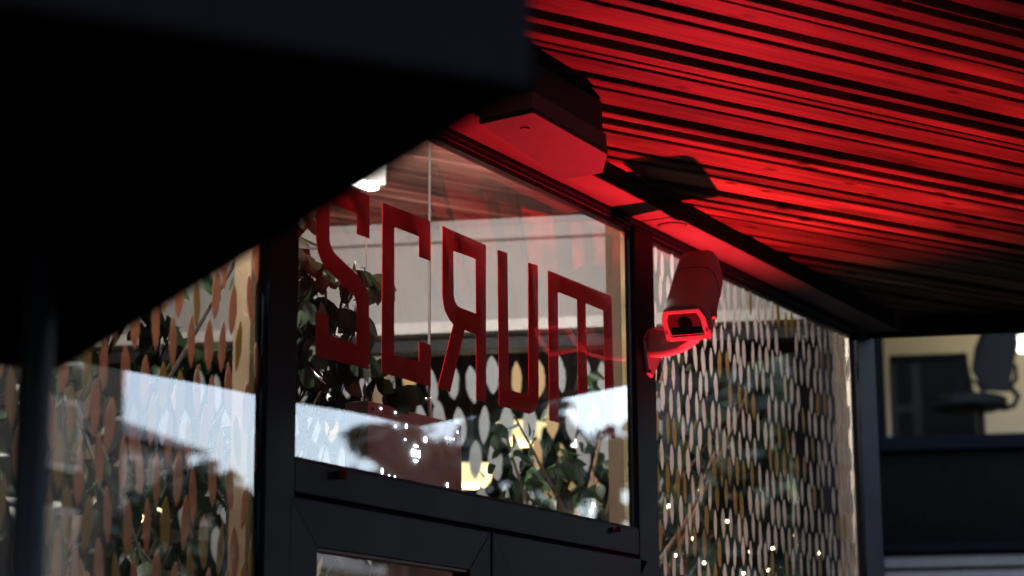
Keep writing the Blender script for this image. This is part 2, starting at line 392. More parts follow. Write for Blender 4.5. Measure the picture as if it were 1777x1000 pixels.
# letters, traced on the plane of the film
LET = {
 'S': [[(641.2,340),(641.4,414),(619.6,406.4),(620,371),(572,353),(572,416),(574,425),(577,432),(580.5,439),(600,458),(617.6,475),(624,481),(629,487.6),(633,494),(636,501.6),(639,511),(640.6,525),(640.6,640.8),(547.6,617),(547.6,540.8),(570.6,545.8),(570.6,581.4),(619,598),(619,529.6),(618,522),(616,515),(612,510),(606,504),(571,471),(564,463),(558,453),(553,440),(550,424),(549,410),(549,301)]],
 'C': [[(664,351.4),(746.4,383.6),(747.4,453),(727.4,446),(727,410),(684.4,394),(684.2,616.4),(727.4,628),(727.4,592.6),(747.8,599),(747.8,671.3),(662.5,646.6)]],
 'R': [[(768,392.4),(843.5,425.5),(843.5,698),(826.7,694.5),(826.4,580.5),(806.6,573),(781.4,680.5),(759.8,673.8),(787,563),(781,556),(775.8,546.4),(772,538),(769.5,527),(767.8,512)],
       [(786.8,435),(787.4,512),(788.6,519),(791,526.5),(795.5,532),(801,535),(826.4,544.4),(825.6,449.4)]],
 'U': [[(863.6,433.4),(880.7,439.5),(883.4,676.3),(911,684.5),(915,684),(917,681),(917.6,675),(916.8,455.9),(933.5,460.8),(935,681),(934.4,695),(932.5,704),(929,711.6),(924.5,716.5),(918.7,718.4),(866.6,704)]],
 'M': [[(951,469),(1061.2,514),(1067.7,762),(1052,757.5),(1047,538.7),(1016.4,526.5),(1021.3,748.6),(1004.3,743.8),(1001.5,519.7),(968,506.5),(970.6,734.2),(953.5,729.4)]],
}
def film_piece(name, loops, y, m, parent, th=.0012):
    bm = bmesh.new(); ed = []
    for lp in loops:
        v = [bm.verts.new(tuple(onY(px, py, y))) for px, py in lp]
        ed += [bm.edges.new((v[i], v[(i + 1) % len(v)])) for i in range(len(v))]
    bmesh.ops.triangle_fill(bm, edges=ed, use_beauty=True)
    r = bmesh.ops.extrude_face_region(bm, geom=bm.faces[:])
    bmesh.ops.translate(bm, vec=(0, th, 0), verts=[e for e in r['geom'] if isinstance(e, bmesh.types.BMVert)])
    bmesh.ops.recalc_face_normals(bm, faces=bm.faces[:])
    me = bpy.data.meshes.new(name); bm.to_mesh(me); bm.free()
    return link(name, me, m, parent)
for ch, lp in LET.items():
    film_piece('letter', lp, FY, M_LETTER, centre, .0012).__setitem__('label', {'S': 'mirrored red letter S', 'C': 'red letter C', 'R': 'mirrored red letter R', 'U': 'red letter U', 'M': 'red letter M'}[ch])

# petal decals
def petal_mesh(name, w, h, wob, seed):
    r = random.Random(seed); n = 9; L_, R_ = [], []
    for i in range(n + 1):
        t = i / n; prof = math.sin(math.pi * min(1, max(0, t))) ** .72
        L_.append((-w * .5 * prof * (1 + r.uniform(-wob, wob)), (t - .5) * h)); R_.append((w * .5 * prof * (1 + r.uniform(-wob, wob)), (t - .5) * h))
    pts = L_ + R_[::-1][1:-1]
    me = bpy.data.meshes.new(name)
    v = [(x, 0, z) for x, z in pts] + [(x, .0008, z) for x, z in pts]; k = len(pts)
    me.from_pydata(v, [], [tuple(range(k)), tuple(range(2 * k - 1, k - 1, -1))] + [(i, (i + 1) % k, k + (i + 1) % k, k + i) for i in range(k)])
    me.update(); return me
def petal_set(w, h, mats, tagn):
    out = []
    for mi, m in enumerate(mats):
        L_ = []
        for s in range(4):
            me = petal_mesh('petal_decal', w * (1 + .1 * (s - 1.5)), h, .10, 31 * mi + s); me.materials.append(m); L_.append(me)
        out.append(L_)
    return out
def put_petal(parent, me, p, tilt=0., yaw=0., sx=1.):
    o = bpy.data.objects.new('petal_decal', me); COL.objects.link(o); o.parent = parent
    o.location = p; o.rotation_euler = (0, tilt, yaw); o.scale = (sx, 1, 1); return o
# left window: petals with warm light put into their colour, some gold
ps = petal_set(.0265, .112, (M_WARMPET, M_GOLDPET), 'l'); r = random.Random(3); cnt = 0
for row in range(15):
    z = 1.85 + row * .098
    for k in range(30):
        x = 3.535 - (k + .5 * (row % 2)) * .0565 + r.uniform(-.008, .008)
        if x < 2.55 or z > 3.06: continue
        if r.random() < .06: continue
        put_petal(left, r.choice(ps[1 if r.random() < .16 else 0]), (x, FY, z + r.uniform(-.024, .024)), r.gauss(0, .07)); cnt += 1
# right window: white and gold petals; the nearest hundred are single decals
ps = petal_set(.025, .094, (M_WHITEPET, M_GOLDPET), 'r'); r = random.Random(5); rest = []
allp = []
run = 0
for row in range(15):
    z = 1.99 + row * .0815
    for k in range(28):
        x = 5.452 + (k + .5 * (row % 2)) * .0595 + r.uniform(-.009, .009)
        zz = z + r.uniform(-.012, .012)
        if x > 7.07 or zz > 3.07 or r.random() < .07: continue
        if run > 0: run -= 1; gold = True
        else:
            gold = r.random() < .10
            if gold: run = r.choice((0, 1, 2))
        allp.append((x, zz, gold, r.gauss(0, .045), r.randrange(4)))
allp.sort(key=lambda a: a[0])
for x, z, gold, tl, vi in allp[:100]: put_petal(right, ps[1 if gold else 0][vi], (x, FY, z), tl)
bmr = bmesh.new(); 
vs, fs, mi = [], [], []
for x, z, gold, tl, vi in allp[100:]:
    me = ps[1 if gold else 0][vi]; b0 = len(vs)
    for v in me.vertices:
        c, s = math.cos(tl), math.sin(tl); vs.append((x + v.co.x * c + v.co.z * s, FY + v.co.y, z - v.co.x * s + v.co.z * c))
    for p in me.polygons: fs.append([b0 + i for i in p.vertices]); mi.append(1 if gold else 0)
bmr.free()
me = bpy.data.meshes.new('far_petal_decals'); me.from_pydata(vs, [], fs); me.materials.append(M_WHITEPET); me.materials.append(M_GOLDPET)
me.polygons.foreach_set('material_index', mi); me.update()
o = bpy.data.objects.new('petal_decals', me); COL.objects.link(o); o.parent = right; o['kind'] = 'stuff'
# inner screen glass and its larger petals
me = bpy.data.meshes.new('inner_glass'); me.from_pydata([BW.at(.05, 1.1, .02), BW.at(6.1, 1.1, .02), BW.at(6.1, ZB0 - .052, .02), BW.at(.05, ZB0 - .052, .02)], [], [(0, 1, 2, 3)]); me.update()
inner = link('inner_window_glass', me, M_GLASS2); inner.parent = shop; inner.matrix_parent_inverse = Matrix.Translation((-3.6, 0, 0))
M_GREYPET = mat('frosted_vinyl', (.50, .53, .55), .55, var=.06, trans=.4)
M_GOLDBACK = mat('gold_film', (.78, .56, .26), .5, var=.08, trans=.45)
ps = petal_set(.046, .150, (M_GREYPET, M_GOLDBACK), 'b'); r = random.Random(12)
yawB = math.radians(110)
cand = []
for row in range(9):
    z = ZB0 - .155 - row * .152
    for k in range(40):
        u = .12 + (k + .5 * (row % 2)) * .083 + r.uniform(-.01, .01)
        if u > 2.6 or u < .60 or z < 1.95: continue
        cand.append((u, z + r.uniform(-.02, .02), r.random() < .2, r.gauss(.08, .06), r.randrange(4)))
cand.sort(key=lambda a: -a[1])
for u, z, gold, tl, vi in cand[:112]:
    put_petal(inner, ps[1 if gold else 0][vi], BW.at(u, z, .03), tl, yawB)

# ---- the pair of doors under the transom
def door(x0, x1, sw_l, sw_r, lab):
    d = S(MB().poly_prism([(x0, -.004, 2.155), (x1, -.004, 2.155), (x1 - sw_r, -.004, 2.057), (x0 + sw_l, -.004, 2.057)], (0, .05, 0)), 'door_leaf', M_FRAME, bevel=.0012)
    d['label'] = lab
    MB().poly_prism([(x0, -.0045, 2.1545), (x0 + sw_l - .0002, -.0045, 2.0565), (x0 + sw_l - .0002, -.0045, .2), (x0, -.0045, .02)], (0, .05, 0)).build('door_stile', M_FRAME, d, bevel=.0012)
    MB().poly_prism([(x1, -.0045, 2.1545), (x1 - sw_r + .0002, -.0045, 2.0565), (x1 - sw_r + .0002, -.0045, .2), (x1, -.0045, .02)], (0, .05, 0)).build('door_stile', M_FRAME, d, bevel=.0012)
    MB().box(x0 + sw_l, .0, .03, x1 - sw_r, .045, .2).build('bottom_rail', M_FRAME, d, bevel=.003)
    MB().box(x0 + sw_l, .001, 2.050, x1 - sw_r, .03, 2.0565).build('glazing_bead', mat('red_brown_bead', (.09, .02, .016), .5), d)
    me = bpy.data.meshes.new('door_glass'); me.from_pydata([(x0 + sw_l, .018, .2), (x1 - sw_r, .018, .2), (x1 - sw_r, .018, 2.05), (x0 + sw_l, .018, 2.05)], [], [(0, 1, 2, 3)]); me.update()
    link('door_glass', me, M_GLASS, d)
    hx = x1 - sw_r * .5 if lab.startswith('left') else x0 + sw_l * .5
    MB().tube([(hx, -.004, .9), (hx, -.06, .93), (hx, -.06, 1.35), (hx, -.004, 1.38)], .012, 10).build('door_handle', M_STEEL, d, smooth=True)
door(3.636, 4.474, .100, .100, 'left door leaf with mitred dark frame')
door(4.484, 5.352, .100, .100, 'right door leaf with mitred dark frame')
S(MB().box(3.640, .012, 2.1552, 5.35, .05, 2.1655), 'door_rebate', M_BLACKBACK)
M_REDKNOB = mat('red_plastic', (.08, .006, .006), .5, spec=.2)
for px, py, s_ in ((1070, 919, .010), (592, 824, .012)):
    p = onY(px, py, -.012)
    tag(MB().lathe((p[0], -.016, p[2]), [(0, -s_ * .7), (s_, -s_ * .7), (s_ * 1.15, 0), (s_ * .8, s_ * .7), (0, s_ * .7)], 14).build('transom_knob', M_REDKNOB, smooth=True),
        'small dark red knob on the transom bar above the right door' if px > 800 else 'dull red round knob on the transom bar above the left door', 'knob')

# ================================================================== FIXTURES OUTSIDE
# emergency light box on the soffit
bx = thing('bulkhead_light', 'unlit box-shaped bulkhead light fixed against the soffit beside the beam', 'light fixture', (4.3, -.24, 3.186))
def rel(o, root): o.parent = root; o.matrix_parent_inverse = Matrix.Translation(-Vector(root.location)); return o
FO = [(4.045, -.225), (4.03, -.375), (4.425, -.366), (4.565, -.282), (4.572, -.25), (4.570, -.165)]
def inset(P, k):
    cx = sum(p[0] for p in P) / len(P); cy = sum(p[1] for p in P) / len(P)
    return [(cx + (x - cx) * k, cy + (y - cy) * k) for x, y in P]
M_DIFF = mat('aged_white_polycarbonate', (.055, .050, .048), .6, var=.35, spec=.15, scale=9)
rel(MB().loft([[(x, y, 3.049) for x, y in inset(FO, .982)], [(x, y, 3.054) for x, y in FO], [(x, y, 3.0605) for x, y in FO]]).build('diffuser', M_DIFF, bevel=.0015), bx)
rel(MB().loft([[(x, y, 3.061) for x, y in inset(FO, .99)], [(x, y, 3.103) for x, y in inset(FO, .975)]]).build('tray', mat('dark_tray', (.16, .13, .13), .6, spec=.1), bevel=.003), bx)
rel(MB().loft([[(x, y, 3.1035) for x, y in inset(FO, .9)], [(x, y, 3.186) for x, y in inset(FO, .88)]]).build('housing', M_RUBBER, bevel=.004), bx)
rel(MB().lathe((4.13, -.3, 3.046), [(0, 0), (.010, 0), (.012, .004)], 12).build('screw_cap', M_RUBBER, smooth=True), bx)

# security camera
Fp = Vector(tuple(onY(1189, 561, -.19))); Bp = Fp + Vector((.185, .030, .215))
cam = thing('security_camera', 'security camera in a hooded housing on a curved bracket by the middle post', 'security camera', tuple(Bp))
ax = (Fp - Bp).normalized(); sd = ax.cross(Vector((0, 0, 1))).normalized(); upv = sd.cross(ax).normalized()   # sd: sideways, upv: hood top
if upv.z < 0: upv = -upv
def ringp(c, w, h, topk=.80, cut=.35):
    """hood cross-section: flat belly, bevelled shoulders"""
    hw, hh = w / 2, h / 2
    P = [(-hw, -hh), (hw, -hh), (hw, hh * .35), (hw * topk, hh * .86), (hw * .5, hh), (-hw * .5, hh), (-hw * topk, hh * .86), (-hw, hh * .35)]
    return [tuple(c + sd * a + upv * b) for a, b in P]
W_, H_ = .128, .112
hl = (Fp - Bp).length
rel(MB().loft([ringp(Bp - ax * .006, W_ * .66, H_ * .6), ringp(Bp + ax * .008, W_ * .86, H_ * .84), ringp(Bp + ax * .04, W_ * .94, H_ * .93), ringp(Fp - ax * .012, W_, H_), ringp(Fp - ax * .006, W_, H_)]).build('hood', M_CAMBODY, smooth=True, bevel=.003), cam)
# front rim, recessed dark window
o_ = [Fp + sd * a + upv * b for a, b in ((-W_ / 2, -H_ / 2), (W_ / 2, -H_ / 2), (W_ / 2 * .98, H_ * .2), (W_ * .40, H_ * .46), (-W_ * .40, H_ * .46), (-W_ / 2 * .98, H_ * .2))]
i_ = [Fp + sd * a + upv * b for a, b in ((-W_ * .37, -H_ * .36), (W_ * .37, -H_ * .36), (W_ * .37, H_ * .16), (W_ * .31, H_ * .34), (-W_ * .31, H_ * .34), (-W_ * .37, H_ * .16))]
rel(MB().ring_prism([tuple(p) for p in o_], [tuple(p) for p in i_], tuple(-ax * .0055 + ax * .012)).build('front_rim', mat('pale_rim', (.25, .23, .225), .5), bevel=.0015), cam)
rel(MB().poly_prism([tuple(p - ax * .003) for p in i_], tuple(ax * .002)).build('front_window', mat('dark_lens_window', (.045, .03, .03), .12)), cam)
for sg in (-1, 1):
    c = Fp + ax * -.055 + sd * (sg * (W_ / 2 + .004)) - upv * .018
    rel(MB().tube([tuple(c - sd * sg * .006), tuple(c + sd * sg * .008)], .013, 14).build('side_knob', M_CAMBODY, smooth=True), cam)
sm = [Bp + ax * (hl * .30) * 1.0]
rel(MB().loft([ringp(Bp + ax * (hl * .34), W_ * .972, H_ * .966), ringp(Bp + ax * (hl * .34 + .0022), W_ * .972, H_ * .966)]).build('hood_seam', M_RUBBER), cam)
for a, b in ((-.44, -.43), (.44, -.43)):
    c = Fp + sd * (W_ * a) + upv * (H_ * b) + ax * .012
    rel(MB().tube([tuple(c), tuple(c + ax * .0025)], .0028, 8).build('rim_screw', M_RUBBER), cam)
c = Fp - ax * .0008 - upv * H_ * .04
rel(MB().tube([tuple(c), tuple(c + ax * .002)], .020, 18).build('lens', M_BLKGLASS, smooth=True), cam)
# bracket: plate on the post and a tapering swept arm
pl = [onY(px, py, -.0045) for px, py in ((1114, 588), (1124, 571), (1150, 565), (1152, 600), (1128, 656), (1121, 648))]
M_BRK = mat('bracket_paint', (.25, .23, .225), .5)
rel(MB().poly_prism([tuple(p) for p in pl], (0, -.010, 0)).build('bracket_plate', M_BRK, bevel=.002), cam)
A0 = Vector(tuple(onY(1134, 596, -.02))); A3 = Bp + ax * (hl * .62) - upv * (H_ / 2 + .004)
rings = []
for i in range(13):
    t = i / 12
    c1 = A0 + Vector((0, -.075, -.015)); c2 = A3 - upv * .055 + ax * .03
    p = A0 * (1 - t) ** 3 + c1 * 3 * t * (1 - t) ** 2 + c2 * 3 * t * t * (1 - t) + A3 * t ** 3
    d = ((c1 - A0) * (1 - t) ** 2 + (c2 - c1) * 2 * t * (1 - t) + (A3 - c2) * t * t).normalized()
    e = d.cross(Vector((1, .2, .1))).normalized(); f = d.cross(e).normalized()
    a, b = .040 - .012 * math.sin(math.pi * min(1, t * .8)), .036 - .010 * math.sin(math.pi * min(1, t * .9))
    rings.append([tuple(p + e * (a * ca) + f * (b * cb)) for ca, cb in ((1, .6), (.6, 1), (-.6, 1), (-1, .6), (-1, -.6), (-.6, -1), (.6, -1), (1, -.6))])
rel(MB().loft(rings).build('bracket_arm', M_BRK, smooth=True), cam)
for px, py in ((1119, 590), (1127, 645)):
    p = onY(px, py, -.0155); rel(MB().tube([tuple(p), (p[0], p[1] - .004, p[2])], .0055, 10).build('bracket_screw', M_RUBBER), cam)

# the red floodlight that lights the soffit (just under the picture)
LP = Vector((5.76, -.085, 2.0))
AIM = Vector((4.7, -.40, 3.19))
fl = thing('floodlight', 'red LED floodlight on the rail of the right window', 'floodlight', (5.76, -.05, 1.96))
dv = (AIM - LP).normalized(); sx = dv.cross(Vector((0, 0, 1))).normalized(); sy = sx.cross(dv)
rel(MB().obox(tuple(LP - dv * .045), sx, sy, dv, .055, .04, .02).build('lamp_body', M_RUBBER, bevel=.004), fl)
rel(MB().obox(tuple(LP - dv * .0235), sx, sy, dv, .05, .035, .001).build('lamp_lens', emit('red_led', (1, .02, .02), .6)), fl)
rel(MB().tube([(5.76, -.003, 1.96), (5.76, -.05, 1.955), tuple(LP - dv * .062)], .008, 8).build('lamp_bracket', M_RUBBER, smooth=True), fl)
rel(MB().box(5.42, -.074, 1.97, 6.0, -.071, 2.118).build('added_flap', M_RUBBER), fl)  # unseen flaps added around the lamp to cut its red spill
rel(MB().box(5.42, -.178, 1.97, 5.80, -.175, 2.081).build('added_flap', M_RUBBER), fl)
rel(MB().box(5.822, -.175, 1.97, 5.825, -.074, 2.078).build('added_flap', M_RUBBER), fl)
rel(MB().box(5.617, -.175, 1.97, 5.62, -.074, 2.055).build('added_flap', M_RUBBER), fl)
ld = bpy.data.lights.new('red_spot', 'SPOT'); ld.energy = 28; ld.color = (1, .017, .034); ld.spot_size = math.radians(150); ld.spot_blend = 1.0; ld.shadow_soft_size = .012
lo = bpy.data.objects.new('red_spot', ld); COL.objects.link(lo); lo.location = LP; lo.rotation_euler = dv.to_track_quat('-Z', 'Y').to_euler()

# ================================================================== FOREGROUND PARASOL
C0 = np.array([1.384, -1.832]); e1 = np.array([.545, .838]); e2 = np.array([-.838, .545]); L1, L2 = 1.36, 1.24
pz = 2.12
par = thing('parasol', 'dark square parasol close to the camera, its corner filling the upper left', 'parasol', (1.7, -1.0, 0))
M_CANVAS = mat('dark_navy_canvas', (.010, .009, .012), .9, spec=.08, var=.2, scale=60, bump=.1)
def pp(a, b, z): q = C0 + e1 * a + e2 * b; return (q[0], q[1], z)
bm = MB(); n = 8
def canopy(a, b): 
    k = min(a / L1, 1 - a / L1, b / L2, 1 - b / L2) * 2; return 2.235 + .22 * k
g_ = [[bm.bm.verts.new(pp(L1 * i / n, L2 * j / n, canopy(L1 * i / n, L2 * j / n))) for j in range(n + 1)] for i in range(n + 1)]
g2 = [[bm.bm.verts.new(pp(L1 * i / n, L2 * j / n, canopy(L1 * i / n, L2 * j / n) + .004)) for j in range(n + 1)] for i in range(n + 1)]
for i in range(n):
    for j in range(n):
        bm.bm.faces.new((g_[i][j], g_[i + 1][j], g_[i + 1][j + 1], g_[i][j + 1])); bm.bm.faces.new((g2[i][j], g2[i][j + 1], g2[i + 1][j + 1], g2[i + 1][j]))
rel(bm.build('canopy', M_CANVAS, smooth=True), par)
def valance(a0, b0, a1, b1):
    m = MB(); A, B = np.array(pp(a0, b0, 0)), np.array(pp(a1, b1, 0)); d = (B - A) / np.linalg.norm(B - A); nn = np.array([d[1], -d[0], 0]) * .004
    m.poly_prism([tuple(A + [0, 0, pz]), tuple(B + [0, 0, pz]), tuple(B + [0, 0, 2.238]), tuple(A + [0, 0, 2.238])], tuple(nn)); rel(m.build('valance', M_CANVAS), par)
valance(0, 0, L1, 0); valance(L1, 0, L1, L2); valance(L1, L2, 0, L2); valance(0, L2, 0, 0)
M_POLE = mat('blue_grey_pole', (.016, .022, .032), .5, spec=.15, var=.1)
pq = pp(.94, .135, 0)
rel(MB().tube([(pq[0], pq[1], .03), (pq[0], pq[1], 2.26)], .020, 20).build('pole', M_POLE, smooth=True), par)
rel(MB().lathe((pq[0], pq[1], 0), [(0, .05), (.03, .06), (.2, .05), (.24, .0)], 24).build('base', M_RUBBER, smooth=True), par)
for a, b in ((0, 0), (L1, 0), (0, L2), (L1, L2)):
    rel(MB().tube([pp(L1 / 2, L2 / 2, 2.44), pp(a + (.02 if a == 0 else -.02), b + (.02 if b == 0 else -.02), 2.228)], .007, 8).build('rib', M_POLE), par)

# ================================================================== INSIDE THE VESTIBULE
# slim LED ceiling lamp
lp = onZ(628, 317, 3.48)
tl = thing('ceiling_light', 'bright white LED strip lamp under the ceiling above the letter S', 'ceiling light', (lp[0], lp[1], ZI - .004))
rel(MB().box(lp[0] - .10, lp[1] - .03, 3.49, lp[0] + .10, lp[1] + .03, ZI - .004).build('lamp_housing', M_PLASTER, bevel=.004), tl)
rel(MB().box(lp[0] - .075, lp[1] - .022, 3.468, lp[0] + .075, lp[1] + .022, 3.489).build('lamp_tube', emit('led_white', (1, .97, .93), 1.1), bevel=.01), tl)
la = bpy.data.lights.new('led_glow', 'POINT'); la.energy = 5.0; la.color = (1, .96, .93); la.shadow_soft_size = .03
lao = bpy.data.objects.new('led_glow', la); COL.objects.link(lao); lao.location = (lp[0] - .08, lp[1] - .45, 3.27)

added_lamp = thing('ceiling_light', 'unseen white LED lamp added under the timber ceiling to light the left window petals', 'ceiling light', (3.1, .20, ZI - .004))  # unseen lamp, added to brighten the petals of the left window
rel(MB().box(2.95, .17, 3.49, 3.25, .23, ZI - .004).build('lamp_housing', M_PLASTER, bevel=.004), added_lamp)
rel(MB().box(2.96, .18, 3.468, 3.24, .22, 3.489).build('lamp_tube', emit('added_led_white', (1, .95, .9), 1.1), bevel=.008), added_lamp)
lb = bpy.data.lights.new('led_glow', 'POINT'); lb.energy = 8.0; lb.color = (1, .93, .86); lb.shadow_soft_size = .03
lbo = bpy.data.objects.new('led_glow', lb); COL.objects.link(lbo); lbo.location = (3.12, .20, 3.34)

# hanging sign box
M_CABLE = mat('pale_cable', (.26, .23, .21), .5)
HB = thing('hanging_sign_box', 'mauve grey sheet metal sign box hung on wires behind the door transom', 'sign box', (4.69, .39, 2.0))
bxl, bxr, bxt = 4.462, 4.930, 2.512
rel(MB().box(bxl, .35, 1.98, bxr, .42, bxt).build('panel', M_BOX, bevel=.003), HB)
for x, z in ((bxl + .02, bxt - .02), (bxr - .02, bxt - .02), (bxl + .02, 2.0), (bxr - .02, 2.22), (4.86, 2.45)):
    rel(MB().tube([(x, .349, z), (x, .346, z)], .004, 8).build('screw', M_RUBBER), HB)
rel(MB().tube([(4.500, .385, bxt + .045), (4.500, .385, ZI)], .0016, 6).build('hanging_wire', M_CABLE), HB)
rel(MB().tube([(4.815, .385, bxt + .06), (4.815, .385, ZI)], .0038, 8).build('hanging_rod', M_CABLE), HB)
rel(MB().tube([(4.500, .385, bxt), (4.500, .385, bxt + .012), (4.500, .385, bxt + .02), (4.500, .385, bxt + .034), (4.500, .385, bxt + .05)], [.002, .006, .003, .007, .003], 8).build('turnbuckle', M_STEEL, smooth=True), HB)
rel(MB().tube([(4.70, .385, bxt - .002), (4.705, .385, bxt + .04), (4.73, .385, bxt + .052), (4.79, .385, bxt + .050), (4.815, .385, bxt + .06), (4.822, .385, bxt - .002)], .006, 8).build('hanger', M_STEEL, smooth=True), HB)

M_LED = emit('cool_led', (.78, .92, 1.0), 1.2)
def led(px, py, rx, rz):
    p = onY(px, py, .3478); n = 12
    rel(MB().poly_prism([(p[0] + rx * math.cos(2 * math.pi * i / n), p[1], p[2] + rz * math.sin(2 * math.pi * i / n)) for i in range(n)], (0, .002, 0)).build('pin_light', M_LED), HB)
for px, py, rx, rz in ((662, 709, .002, .0025), (687, 716, .002, .0025), (706, 740, .003, .006), (704, 763, .002, .0025), (664, 818, .003, .008), (676, 826, .002, .003), (686, 828, .002, .003),
                       (739, 763, .006, .008), (775, 760, .002, .002), (782, 762, .002, .002), (788, 762, .002, .002), (795, 750, .002, .0025), (777, 842, .0025, .006), (722, 787, .0055, .009), (687, 740, .0025, .003)): led(px, py, rx, rz)
c_ = onY(722, 787, .3478)
for a in (0, 90, 180, 270):
    rel(MB().tube([(c_[0] + .017 * math.cos(math.radians(a + q)), c_[1], c_[2] + .021 * math.sin(math.radians(a + q))) for q in (-26, -13, 0, 13, 26)], .0022, 6).build('arc_light', M_LED, smooth=True), HB)

# plants -----------------------------------------------------------
def leaf_verts(base, d, up, L_, W_, fold=.25):
    side = d.cross(up)
    if side.length < 1e-4: side = Vector((1, 0, 0))
    side.normalize(); nrm = side.cross(d).normalized()
    prof = [(0, 0), (.18, .62), (.42, 1.0), (.68, .78), (.88, .32), (1, 0)]
    vs = []; c = [base + d * (L_ * t) + nrm * (-.10 * L_ * t * t) for t, _ in prof]
    lft = [c[i] + side * (W_ * .5 * w) + nrm * (fold * W_ * .5 * w) for i, (t, w) in enumerate(prof)]
    rgt = [c[i] - side * (W_ * .5 * w) + nrm * (fold * W_ * .5 * w) for i, (t, w) in enumerate(prof)]
    return c, lft, rgt
class Foliage:
    def __init__(s): s.v, s.f = [], []
    def leaf(s, base, d, up, L_, W_):
        c, l, r = leaf_verts(Vector(base), Vector(d).normalized(), Vector(up), L_, W_); b = len(s.v); n = len(c)
        s.v += c + l[1:-1] + r[1:-1]
        lf = lambda i: b + n + i - 1; rf = lambda i: b + n + (n - 2) + i - 1
        for i in range(n - 1):
            if i == 0: s.f += [(b, b + 1, lf(1)), (b, rf(1), b + 1)]
            elif i == n - 2: s.f += [(b + i, b + i + 1, lf(i)), (b + i, rf(i), b + i + 1)]
            else: s.f += [(b + i, b + i + 1, lf(i + 1), lf(i)), (b + i, rf(i), rf(i + 1), b + i + 1)]
    def build(s, name, m, parent=None):
        me = bpy.data.meshes.new(name); me.from_pydata([tuple(v) for v in s.v], [], s.f); me.update()
        for p in me.polygons: p.use_smooth = True
        return link(name, me, m, parent)
def ficus(label, root, blobs, seed, m=M_LEAF, L_=(.05, .075), group=None, trunkr=.012, name='ficus_plant', wr=(.48, .62)):
    """blobs: (centre, radii, number of leaves); branches run from the trunk into each blob"""
    r = random.Random(seed)
    t = thing(name, label, 'plant', root, group)
    fo = Foliage(); br = MB(); rt = Vector(root)
    top = max(b[0][2] for b in blobs); ctr = Vector((rt.x, rt.y, top * .8))
    rel(MB().lathe(root, [(0, .36), (.17, .36), (.18, .38), (.155, .02), (0, .0)], 24).build('pot', M_PLASTER, smooth=True), t)
    br.tube([rt + Vector((0, 0, .3)), rt * .5 + ctr * .5 + Vector((r.uniform(-.05, .05), r.uniform(-.04, .04), 0)), ctr], [trunkr, trunkr * .8, trunkr * .5], 8)
    for c, rad, n in blobs:
        c = Vector(c)
        s0 = rt + (ctr - rt) * r.uniform(.55, .98)
        mid = (s0 + c) * .5 + Vector((r.uniform(-.05, .05), r.uniform(-.03, .03), r.uniform(0, .08)))
        br.tube([s0, mid, c], [trunkr * .45, trunkr * .3, trunkr * .15], 6)
        tw = [c]
        for k in range(max(2, n // 7)):
            e = c + Vector((r.uniform(-1, 1) * rad[0], r.uniform(-1, 1) * rad[1], r.uniform(-1, 1) * rad[2])) * .85
            br.tube([c + (mid - c) * r.uniform(0, .25), (c + e) * .5 + Vector((0, 0, .012)), e], [.0022, .0016, .0009], 5); tw.append(e)
        for k in range(n):
            a = r.choice(tw); q = a + (c - a) * r.uniform(0, .6) + Vector((r.gauss(0, .16) * rad[0], r.gauss(0, .16) * rad[1], r.gauss(0, .12) * rad[2]))
            d = Vector((r.gauss(0, .45), r.gauss(0, .45), -1 + r.uniform(0, .75))); up = Vector((r.gauss(0, 1), r.gauss(0, 1), r.gauss(0, .4)))
            l = r.uniform(*L_); fo.leaf(q, d, up, l, l * r.uniform(*wr))
    rel(br.build('branches', M_TWIG, smooth=True), t); rel(fo.build('foliage', m), t)
    return t
def bl(px, py, y, rx, ry, rz, n): p = onY(px, py, y); return ((p[0], p[1], p[2]), (rx, ry, rz), n)
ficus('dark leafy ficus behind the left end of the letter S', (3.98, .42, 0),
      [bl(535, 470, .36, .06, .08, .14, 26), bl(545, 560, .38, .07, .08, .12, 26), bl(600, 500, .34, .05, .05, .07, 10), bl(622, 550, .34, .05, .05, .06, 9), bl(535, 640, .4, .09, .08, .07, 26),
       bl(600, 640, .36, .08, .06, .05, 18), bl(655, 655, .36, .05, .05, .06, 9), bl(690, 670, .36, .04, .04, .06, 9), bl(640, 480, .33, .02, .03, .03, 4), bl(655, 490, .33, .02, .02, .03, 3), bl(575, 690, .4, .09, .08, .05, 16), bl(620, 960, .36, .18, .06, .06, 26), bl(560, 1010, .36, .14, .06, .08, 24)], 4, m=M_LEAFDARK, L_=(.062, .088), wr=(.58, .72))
ficus('dense dark plant behind the warm-tinted petals of the left window', (3.55, .62, 0),
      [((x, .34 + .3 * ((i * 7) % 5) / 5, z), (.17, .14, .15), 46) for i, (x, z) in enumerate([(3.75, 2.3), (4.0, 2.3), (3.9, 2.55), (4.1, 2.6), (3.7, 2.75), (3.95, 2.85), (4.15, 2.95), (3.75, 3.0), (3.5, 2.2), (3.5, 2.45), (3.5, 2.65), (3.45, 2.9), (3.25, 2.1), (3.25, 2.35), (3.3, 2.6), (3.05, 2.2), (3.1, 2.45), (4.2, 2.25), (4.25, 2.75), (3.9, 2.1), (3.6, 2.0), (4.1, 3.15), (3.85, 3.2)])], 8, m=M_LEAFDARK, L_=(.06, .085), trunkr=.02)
ficus('green ficus at the lower right corner of the letter window', (5.65, .72, 0),
      [bl(925, 830, .62, .10, .08, .06, 20), bl(980, 800, .62, .08, .08, .05, 16), bl(1000, 850, .62, .12, .08, .05, 22), bl(1040, 870, .62, .07, .08, .05, 12), bl(960, 870, .62, .09, .08, .04, 14), bl(1055, 800, .62, .05, .08, .08, 10), bl(1010, 650, .8, .08, .05, .08, 6)], 15, trunkr=.007)
rp = thing('ficus_tree', 'branching indoor tree hung with tiny warm lights behind the right window', 'plant', (6.15, .55, 0))
